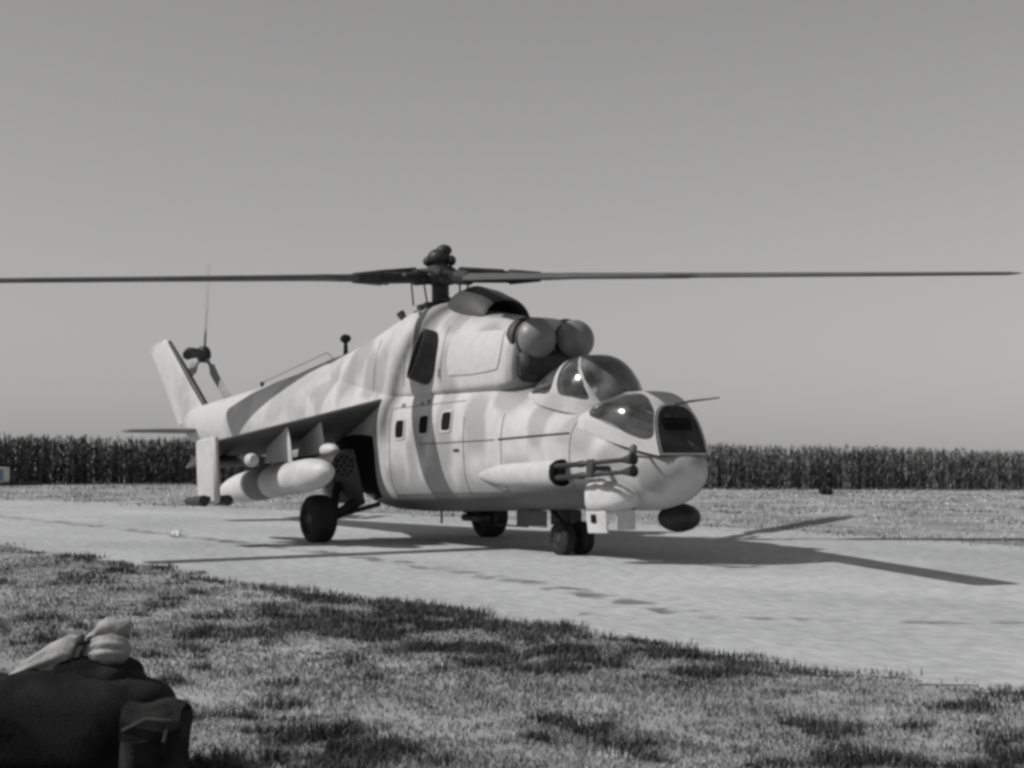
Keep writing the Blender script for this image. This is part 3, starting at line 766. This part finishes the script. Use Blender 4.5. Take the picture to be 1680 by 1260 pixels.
# ---- stub wings with pylons and stores
def wing_pt(yy, cx, off=0):
    f_ = (abs(yy) - .7) / 2.5
    xl, zl, ch, inc = -.31 - .46 * f_, 2.10 - .62 * f_, 1.75 - .55 * f_, R(19 - 3 * f_)
    return Vector((xl - ch * cx * math.cos(inc), yy, zl - ch * cx * math.sin(inc))), ch
for side in (-1, 1):
    b = MB(); rings = []
    for yy in (.70, 1.2, 1.8, 2.4, 3.0, 3.18):
        ring = []
        for a in np.linspace(0, 2 * math.pi, 29)[:-1]:
            cx = (1 - math.cos(a)) / 2; p, ch = wing_pt(side * yy, cx)
            p.z += ch * .065 * math.sin(a) * (1.35 - .75 * cx); ring.append(p)
        rings.append(ring)
    b.rings(rings)
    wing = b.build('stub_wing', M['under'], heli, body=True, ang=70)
    for py, zb in ((1.62, 1.28), (2.15, 1.20)):
        b = MB(); rings = []
        for z_, x0, x1, th in ((1.95 - .22 * (py - 1), -.58, -1.15, .09), (1.6 - .1 * (py - 1), -.50, -1.25, .12), (zb, -.45, -1.35, .16)):
            rings.append([(x0 + (x1 - x0) * (1 - math.cos(a)) / 2, side * py + th / 2 * math.sin(a), z_) for a in np.linspace(0, 2 * math.pi, 17)[:-1]])
        b.rings(rings); pyl = b.build('weapon_pylon', M['white'], wing, body=True)
        if py < 2:
            b = MB(); b.ellipsoid((-.34, side * py, 1.36), (.26, .11, .10), 16, 10); b.build('pylon_nose', M['white'], wing, body=True)
    # wing tip plate with two launch rails
    b = MB(); b.box((-.95, side * 3.23, 1.08), (.66, .10, .96), Matrix.Rotation(R(-4), 3, 'Y'), bev=.04)
    b.build('end_plate', M['paint'], wing, body=True)
    for dy in (-.20, .16):
        b = MB(); b.tube([(-1.2, side * 3.23 + dy, .66), (-.62, side * 3.23 + dy, .66)], [.06, .08], 12)
        b.box((-.95, side * 3.23 + dy / 2, .70), (.4, abs(dy), .05), bev=.015); b.build('launch_rail', M['dark'], wing, body=True)
    # launch tube inboard of the plate
    b = MB(); b.tube([(-1.9, side * 2.83, 1.24), (-.36, side * 2.83, 1.22)], .085, 16); lt = b.build('launch_tube', M['dark'], wing, body=True)
    b = MB(); b.lathe((-.38, side * 2.83, 1.22), (1, 0, 0), [(0, .098), (.06, .098), (.13, .07), (.15, .01)], 16); b.build('tube_cap', M['white'], lt, body=True)
    # long fuel tank on the outer pylon
    a0, ax = Vector((-3.05, side * 2.12, .80)), Vector((3.75, 0, .24)).normalized()
    L_ = 3.75; prof = []
    for t_ in np.linspace(0, 1, 40):
        rr_ = .235 * (1 - (1 - min(t_ / .30, 1)) ** 2.0) ** .62 if t_ < .5 else .235 * (1 - max(0, (t_ - .78) / .22) ** 2.2) ** .5
        prof.append((t_ * L_, max(rr_, .004)))
    b = MB(); b.lathe(a0, ax, prof, 32); tk = b.build('fuel_tank', M['white'], heli, body=True, ang=60)
    b = MB(); b.lathe(a0, ax, [(1.33, .2362), (1.34, .239), (1.86, .239), (1.87, .2362)], 32, caps=False); b.build('tank_band', M['band'], tk, body=True)
    # rocket pod on the inner pylon
    b = MB(); b.lathe((-1.75, side * 1.62, 1.07), (1, 0, .03), [(0, .12), (.25, .2), (.4, .215), (1.85, .215), (1.9, .20), (1.9, .17)], 28)
    rp = b.build('rocket_pod', M['dark'], heli, body=True)
    b = MB(); b.lathe((0, 0, 0), (1, 0, .03), [(0, .026), (.05, .026)], 8)
    first = None
    for rr_, k_ in ((.055, 4), (.13, 10)):
        for q_ in range(k_):
            a = 2 * math.pi * q_ / k_
            lc = b2w((.11, side * 1.62 + rr_ * math.cos(a), 1.12 + rr_ * math.sin(a)))
            if first is None: o_ = first = b.build('rocket_tube', M['black'], rp)
            else: o_ = first.copy(); col.objects.link(o_)
            o_.parent = rp; o_.location = lc

# ---- undercarriage
def wheel(name, c, r_, w_, parent):
    e = bpy.data.objects.new(name, None); col.objects.link(e); e.parent = parent
    b = MB(); hw = w_ / 2
    prof = [(-hw * .75, r_ * .56), (-hw, r_ * .64), (-hw * .98, r_ * .82), (-hw * .78, r_ * .95), (-hw * .4, r_ * .995), (0, r_), (hw * .4, r_ * .995), (hw * .78, r_ * .95), (hw * .98, r_ * .82), (hw, r_ * .64), (hw * .75, r_ * .56)]
    b.lathe(c, (0, 1, 0), prof, 36); b.build('tyre', M['tyre'], e)
    b = MB(); b.lathe(c, (0, 1, 0), [(-hw * .86, .02), (-hw * .86, r_ * .22), (-hw * .66, r_ * .30), (-hw * .70, r_ * .5), (-hw * .9, r_ * .57), (hw * .9, r_ * .57), (hw * .70, r_ * .5), (hw * .66, r_ * .30), (hw * .86, r_ * .22), (hw * .86, .02)], 24)
    b.build('rim', M['rim'], e)
    return e
for side in (-1, 1):
    mwx = -.98 if side < 0 else -.84
    wheel('main_wheel', (mwx, side * 1.47, .355), .36, .34, heli)
    b = MB()
    b.tube([(mwx, side * 1.30, .355), (mwx, side * 1.14, .42), (-.95, side * .80, .62)], [.07, .075, .09], 10)
    b.tube([(mwx, side * 1.22, .38), (-1.25, side * 1.05, .72), (-1.35, side * .92, 1.05)], [.06, .07, .075], 10)
    b.tube([(-.9, side * 1.16, .40), (-.45, side * .72, .58)], .035, 8)
    b.tube([(mwx, side * 1.44, .355), (mwx, side * 1.2, .36)], .06, 10)
    b.build('main_gear_leg', M['dark'], heli)
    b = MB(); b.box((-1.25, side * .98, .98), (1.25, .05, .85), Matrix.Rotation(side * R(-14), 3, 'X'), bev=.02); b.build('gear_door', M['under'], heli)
for dy in (-.15, .15): wheel('nose_wheel', (3.42, dy, .22), .22, .17, heli)
b = MB(); b.tube([(3.42, -.2, .22), (3.42, .2, .22)], .04, 10); b.tube([(3.42, 0, .22), (3.32, 0, .5), (3.25, 0, .8)], [.055, .06, .075], 12); b.tube([(3.42, 0, .30), (2.9, 0, .62)], .03, 8)
b.build('nose_gear_leg', M['dark'], heli)
for dy in (-.28, .28):
    b = MB(); b.box((2.9, dy, .47), (.7, .025, .22), bev=.01); b.build('nose_gear_door', M['under'], heli)
b = MB(); b.tube([(.3, -.1, .5), (.3, -.1, .30)], .016, 6); b.build('belly_antenna', M['dark'], heli)
b = MB(); b.box((.9, .1, .40), (.5, .2, .1), bev=.03); b.build('belly_fairing', M['dark'], heli)
b = MB(); b.tube([(1.6, 0, .48), (1.6, 0, .33), (2.4, 0, .33), (2.4, 0, .5)], .012, 6); b.build('belly_aerial', M['dark'], heli)

# ---- main rotor
HUB = Vector((.08, 0, 3.955))
toC = (Cv - np.array(HUB)); toC = Vector(toC).normalized()
yr = Vector((Rh[0], Rh[1], .0072)).normalized()   # the disc leans forward and to starboard, as the mast does
zr = yr.cross(Vector((-Fh[0], -Fh[1], -math.tan(R(6.3))))).normalized()
if zr.z < 0: zr = -zr
RM = Matrix((yr, zr.cross(yr), zr)).transposed().to_4x4()
RM.translation = HUB
def rot_build(bm, name, m, parent): 
    o = bm.build(name, m, parent); o.matrix_local = RM; return o
b = MB(); b.lathe((0, 0, -.62), (0, 0, 1), [(0, .17), (.25, .13), (.5, .13), (.55, .26), (.66, .30), (.72, .26), (.80, .16)], 24)
hub = rot_build(b, 'rotor_hub', M['dark'], heli)
b = MB(); b.ellipsoid((-.02, 0, .30), (.17, .17, .13), 18, 10); b.ellipsoid((.06, 0, .40), (.12, .11, .09), 14, 8); b.ellipsoid((-.17, .02, .24), (.09, .09, .08), 12, 8); b.ellipsoid((.17, -.03, .25), (.07, .09, .08), 12, 8); b.tube([(0, 0, .05), (0, 0, .3)], .12, 14)
rot_build(b, 'hub_cap', M['dark'], heli)
b = MB(); b.lathe((0, 0, -.50), (0, 0, 1), [(0, .22), (.03, .36), (.09, .36), (.12, .20)], 24); rot_build(b, 'swashplate', M['dark'], heli)
bl0 = None
az0 = 0
for k in range(5):
    a = R(az0 + 72 * k); mtx = RM @ Matrix.Rotation(a, 4, 'Z')
    if bl0 is None:
        b = MB(); rings = []
        for r_, ch, th, pt in ((1.45, .16, .11, 5), (1.75, .20, .10, 5), (2.05, .54, .085, 6), (2.3, .58, .075, 6), (4.5, .58, .066, 3), (7.2, .58, .058, 0), (8.5, .58, .05, -1), (8.62, .50, .03, -1), (8.66, .36, .012, -1)):
            ring = []
            for q_ in np.linspace(0, 2 * math.pi, 21)[:-1]:
                c1 = (ch * .5) * math.cos(q_); n1 = th * .5 * math.sin(q_) * (1 + .45 * math.cos(q_))
                ring.append((r_, c1 * math.cos(R(pt)) - n1 * math.sin(R(pt)), c1 * math.sin(R(pt)) + n1 * math.cos(R(pt))))
            rings.append(ring)
        b.rings(rings); bl0 = b.build('rotor_blade', M['blade'], heli); bl0.matrix_local = mtx
        b = MB(); b.tube([(.15, 0, 0), (.45, 0, 0), (.5, 0, 0), (1.0, 0, 0), (1.05, 0, 0), (1.5, 0, 0)], [.10, .12, .085, .09, .115, .075], 14)
        b.box((.55, .0, .02), (.34, .30, .12), bev=.04); b.box((1.12, 0, 0), (.14, .20, .15), bev=.03)
        cu = b.build('blade_cuff', M['dark'], bl0)
        b = MB(); b.tube([(.30, -.22, .10), (.95, -.24, .07)], [.055, .045], 10); b.tube([(.95, -.24, .07), (1.05, -.05, .03)], .03, 8); b.build('drag_damper', M['dark'], bl0)
        b = MB(); b.tube([(.42, .18, -.02), (.36, .20, -.42)], .014, 6); b.build('pitch_link', M['rotor'], bl0)
    else: copy_part(bl0, heli, mtx)
b = MB(); b.lathe((.05, 0, 3.36), (.05, 0, 1), [(0, .36), (.06, .33), (.12, .2), (.2, .18)], 24); b.tube([(.2, 0, 3.62), (.48, .05, 3.5)], [.05, .08], 8); b.tube([(-.35, -.3, 3.32), (-.42, -.34, 3.44)], [.05, .07], 8)
b.build('mast_fairing', M['rotor'], heli, body=True)

# ------------------------------------------------------------------ gear in the foreground grass
def lumpy(bm_fn, seed, amp, sc):
    rs = np.random.default_rng(seed); b_ = bm_fn
    ph = rs.uniform(0, 6.28, (6, 3)); fr_ = rs.uniform(.6, 1.6, (6, 3)) / sc
    V = np.array(b_.v); dsp = np.zeros(len(V))
    for i_ in range(6): dsp += np.prod(np.sin(V * fr_[i_] * 6.28 / 2 + ph[i_]), axis=1)
    c_ = V.mean(0); dr = V - c_; dr /= (np.linalg.norm(dr, axis=1)[:, None] + 1e-9)
    V = V + dr * (dsp * amp)[:, None]; b_.v = [tuple(p) for p in V]
    return b_
def bag(c, s, yaw, n=30, m=22, e=.5):
    b_ = MB(); rot = Matrix.Rotation(yaw, 3, 'Z'); rings = []
    for i_ in range(m + 1):
        v = -math.pi / 2 + math.pi * i_ / m; ring = []
        for k_ in range(n):
            u_ = 2 * math.pi * k_ / n
            cv, sv_ = math.cos(v), math.sin(v); cu_, su = math.cos(u_), math.sin(u_)
            g_ = lambda q_: math.copysign(abs(q_) ** e, q_)
            p = rot @ Vector((s[0] * g_(cv) * g_(cu_), s[1] * g_(cv) * g_(su), s[2] * g_(sv_)))
            ring.append(Vector(c) + p)
        rings.append(ring)
    return b_.rings(rings)
Rv = Vector((Rh[0], Rh[1], 0)); Fd = Vector((Fh[0], Fh[1], 0))
def gp(lat_, dep_, z): return Vector((Cv[0], Cv[1], 0)) + Rv * lat_ + Fd * dep_ + Vector((0, 0, z))
YAW = math.atan2(Rh[1], Rh[0])
p0 = gp(-1.93, 6.75, 0)
pack = empty('rucksack', 'large dark canvas rucksack lying in the grass under the pale tied bundle', 'rucksack', p0)
def inpack(o_, base):
    o_.location = (0, 0, 0); return o_
b = lumpy(bag((0, 0, .20), (.50, .26, .22), YAW), 3, .034, .42); b.build('pack_body', M['canvas'], pack)
b = lumpy(bag(tuple(Rv * .11 + Vector((0, 0, .38))), (.22, .20, .10), YAW), 5, .024, .26); b.build('pack_lid', M['canvas'], pack)
b = lumpy(bag(tuple(Rv * .33 - Fd * .02 + Vector((0, 0, .37))), (.075, .09, .07), YAW, e=.7), 6, .008, .2); b.build('side_pocket', M['canvas'], pack)

p1 = gp(-1.435, 6.45, 0)
pk2 = empty('field_bag', 'smaller dark bag with a raised flap leaning beside the large rucksack', 'bag', p1)
b = lumpy(bag((0, 0, .16), (.115, .14, .165), YAW), 9, .02, .25); b.build('bag_body', M['canvas'], pk2)
b = MB(); fl = [[tuple(Rv * xx - Fd * yy + Vector((0, 0, zz + .012 * math.sin(xx * 30)))) for xx in np.linspace(-.11, .125, 9)] for yy, zz in ((-.12, .33), (0, .355), (.12, .345), (.165, .30), (.17, .24))]
b.rings(fl, False, False, False)
fl2 = [[(p[0], p[1], p[2] - .02) for p in r_] for r_ in fl]; b.rings(fl2, False, False, False)
b.build('bag_flap', M['canvas'], pk2)
b = MB(); b.tube([tuple(Rv * -.10 - Fd * .165 + Vector((0, 0, .26))), tuple(Rv * .0 - Fd * .19 + Vector((0, 0, .31))), tuple(Rv * .10 - Fd * .18 + Vector((0, 0, .30)))], .007, 6); b.tube([tuple(Rv * .08 - Fd * .18 + Vector((0, 0, .27))), tuple(Rv * .07 - Fd * .19 + Vector((0, 0, .22)))], .007, 6); b.build('bag_strap', M['strap'], pk2)

# pale cloth bundle tied with cords, resting on the rucksack
p2 = gp(-1.865, 6.70, .40)
bun = empty('cloth_bundle', 'pale rolled cloth bundle tied with dark cords on top of the rucksack', 'bundle', p2)
b = MB(); rings = []
for t_, rw, rh, zz in ((-.25, .012, .008, .015), (-.22, .05, .022, .025), (-.16, .095, .05, .045), (-.08, .115, .075, .07), (.0, .10, .085, .095), (.06, .065, .065, .11), (.09, .05, .05, .115), (.13, .08, .06, .122), (.18, .085, .062, .128), (.23, .065, .05, .125), (.26, .02, .02, .125)):
    ring = []
    for k_ in range(64):
        a = 2 * math.pi * k_ / 64; rp_ = .93 + .17 * abs(math.sin(a * 4 + t_ * 5)) + .05 * math.sin(a * 11 - t_ * 9)
        ring.append(Rv * t_ + Fd * (rw * math.cos(a) * rp_) + Vector((0, 0, zz + rh * math.sin(a) * rp_)))
    rings.append(ring)
b.rings(rings); b.build('cloth_roll', M['cloth'], bun, ang=70)
b = lumpy(bag(tuple(Rv * .15 + Fd * .11 + Vector((0, 0, .20))), (.10, .055, .034), YAW, e=.8), 12, .016, .14)
ctr = Rv * .15 + Fd * .11 + Vector((0, 0, .20)); rt = Matrix.Rotation(R(-24), 3, Fd)
b.v = [tuple(ctr + rt @ (Vector(p) - ctr)) for p in b.v]; b.build('folded_end', M['cloth'], bun)
b = MB()
for t_, rw, rh, zz in ((.07, .062, .064, .112), (.035, .084, .078, .104)):
    b.tube([tuple(Rv * (t_ + .02 * math.sin(a)) + Fd * (rw * math.cos(a)) + Vector((0, 0, zz + rh * math.sin(a)))) for a in np.linspace(0, 2 * math.pi, 20)], .009, 6)
b.ellipsoid(tuple(Rv * .06 - Fd * .05 + Vector((0, 0, .17))), (.025, .02, .02), 10, 6)
b.build('tie_cord', M['cord'], bun)

# ------------------------------------------------------------------ small things on the strip
def crumple(name, c, sx, sy, sz, m, seed):
    rs = np.random.default_rng(seed); b_ = MB(); n_ = 7
    hgt = rs.uniform(0, 1, (n_, n_)); jit = rs.uniform(-.3, .3, (n_, n_, 2)) / n_
    rows = [[(c[0] + sx * ((i_ + .5) / n_ - .5 + jit[i_, k_, 0]), c[1] + sy * ((k_ + .5) / n_ - .5 + jit[i_, k_, 1]), .012 + sz * hgt[i_, k_] * (1 - .5 * abs(k_ / n_ - .4))) for k_ in range(n_)] for i_ in range(n_)]
    b_.rings(rows, False, False, False)
    return b_.build(name, m, None, smooth=False)
tag(crumple('paper_sheet', (-3.5, -2.75, 0), .30, .22, .14, M['paper'], 4), 'crumpled white sheet of paper lying on the near part of the strip', 'paper')

mk = empty('ground_marker', 'low white marker block with its shaded side and shadow built as dark blocks beside the strip at the far left', 'marker', (-42.9, 5.75, 0))
b = MB(); b.box((0, -.10, .42), (.6, .75, .62), bev=.04); b.build('marker_body', M['white'], mk)
b = MB(); b.box((.30, -.10, .44), (.02, .22, .46), bev=.004); b.build('stripe_panel', M['blue'], mk)
b = MB(); b.box((0, .42, .30), (.6, .28, .58), bev=.05); b.box((.05, .75, .07), (.8, 1.5, .13), bev=.03); b.build('marker_shade', M['dark'], mk)  # dark blocks stand for the marker's shaded face and its ground shadow

# small dark bush at the foot of the crop
bp_ = np.array([-15.4, 23.4, 0.0]); n = 260
pos = bp_ + rng.normal(0, 1, (n, 3)) * np.array([.07, .09, 0]); pos[:, 2] = rng.uniform(0, .12, n)
o = blades_mesh('small_bush', M['maize'], pos, rng.uniform(.1, .22, n), np.full(n, .05), rng.uniform(.2, 1.0, n), rng.uniform(.4, .7, n))
tag(o, 'small dark bush alone in the pale grass before the tall crop', 'bush')
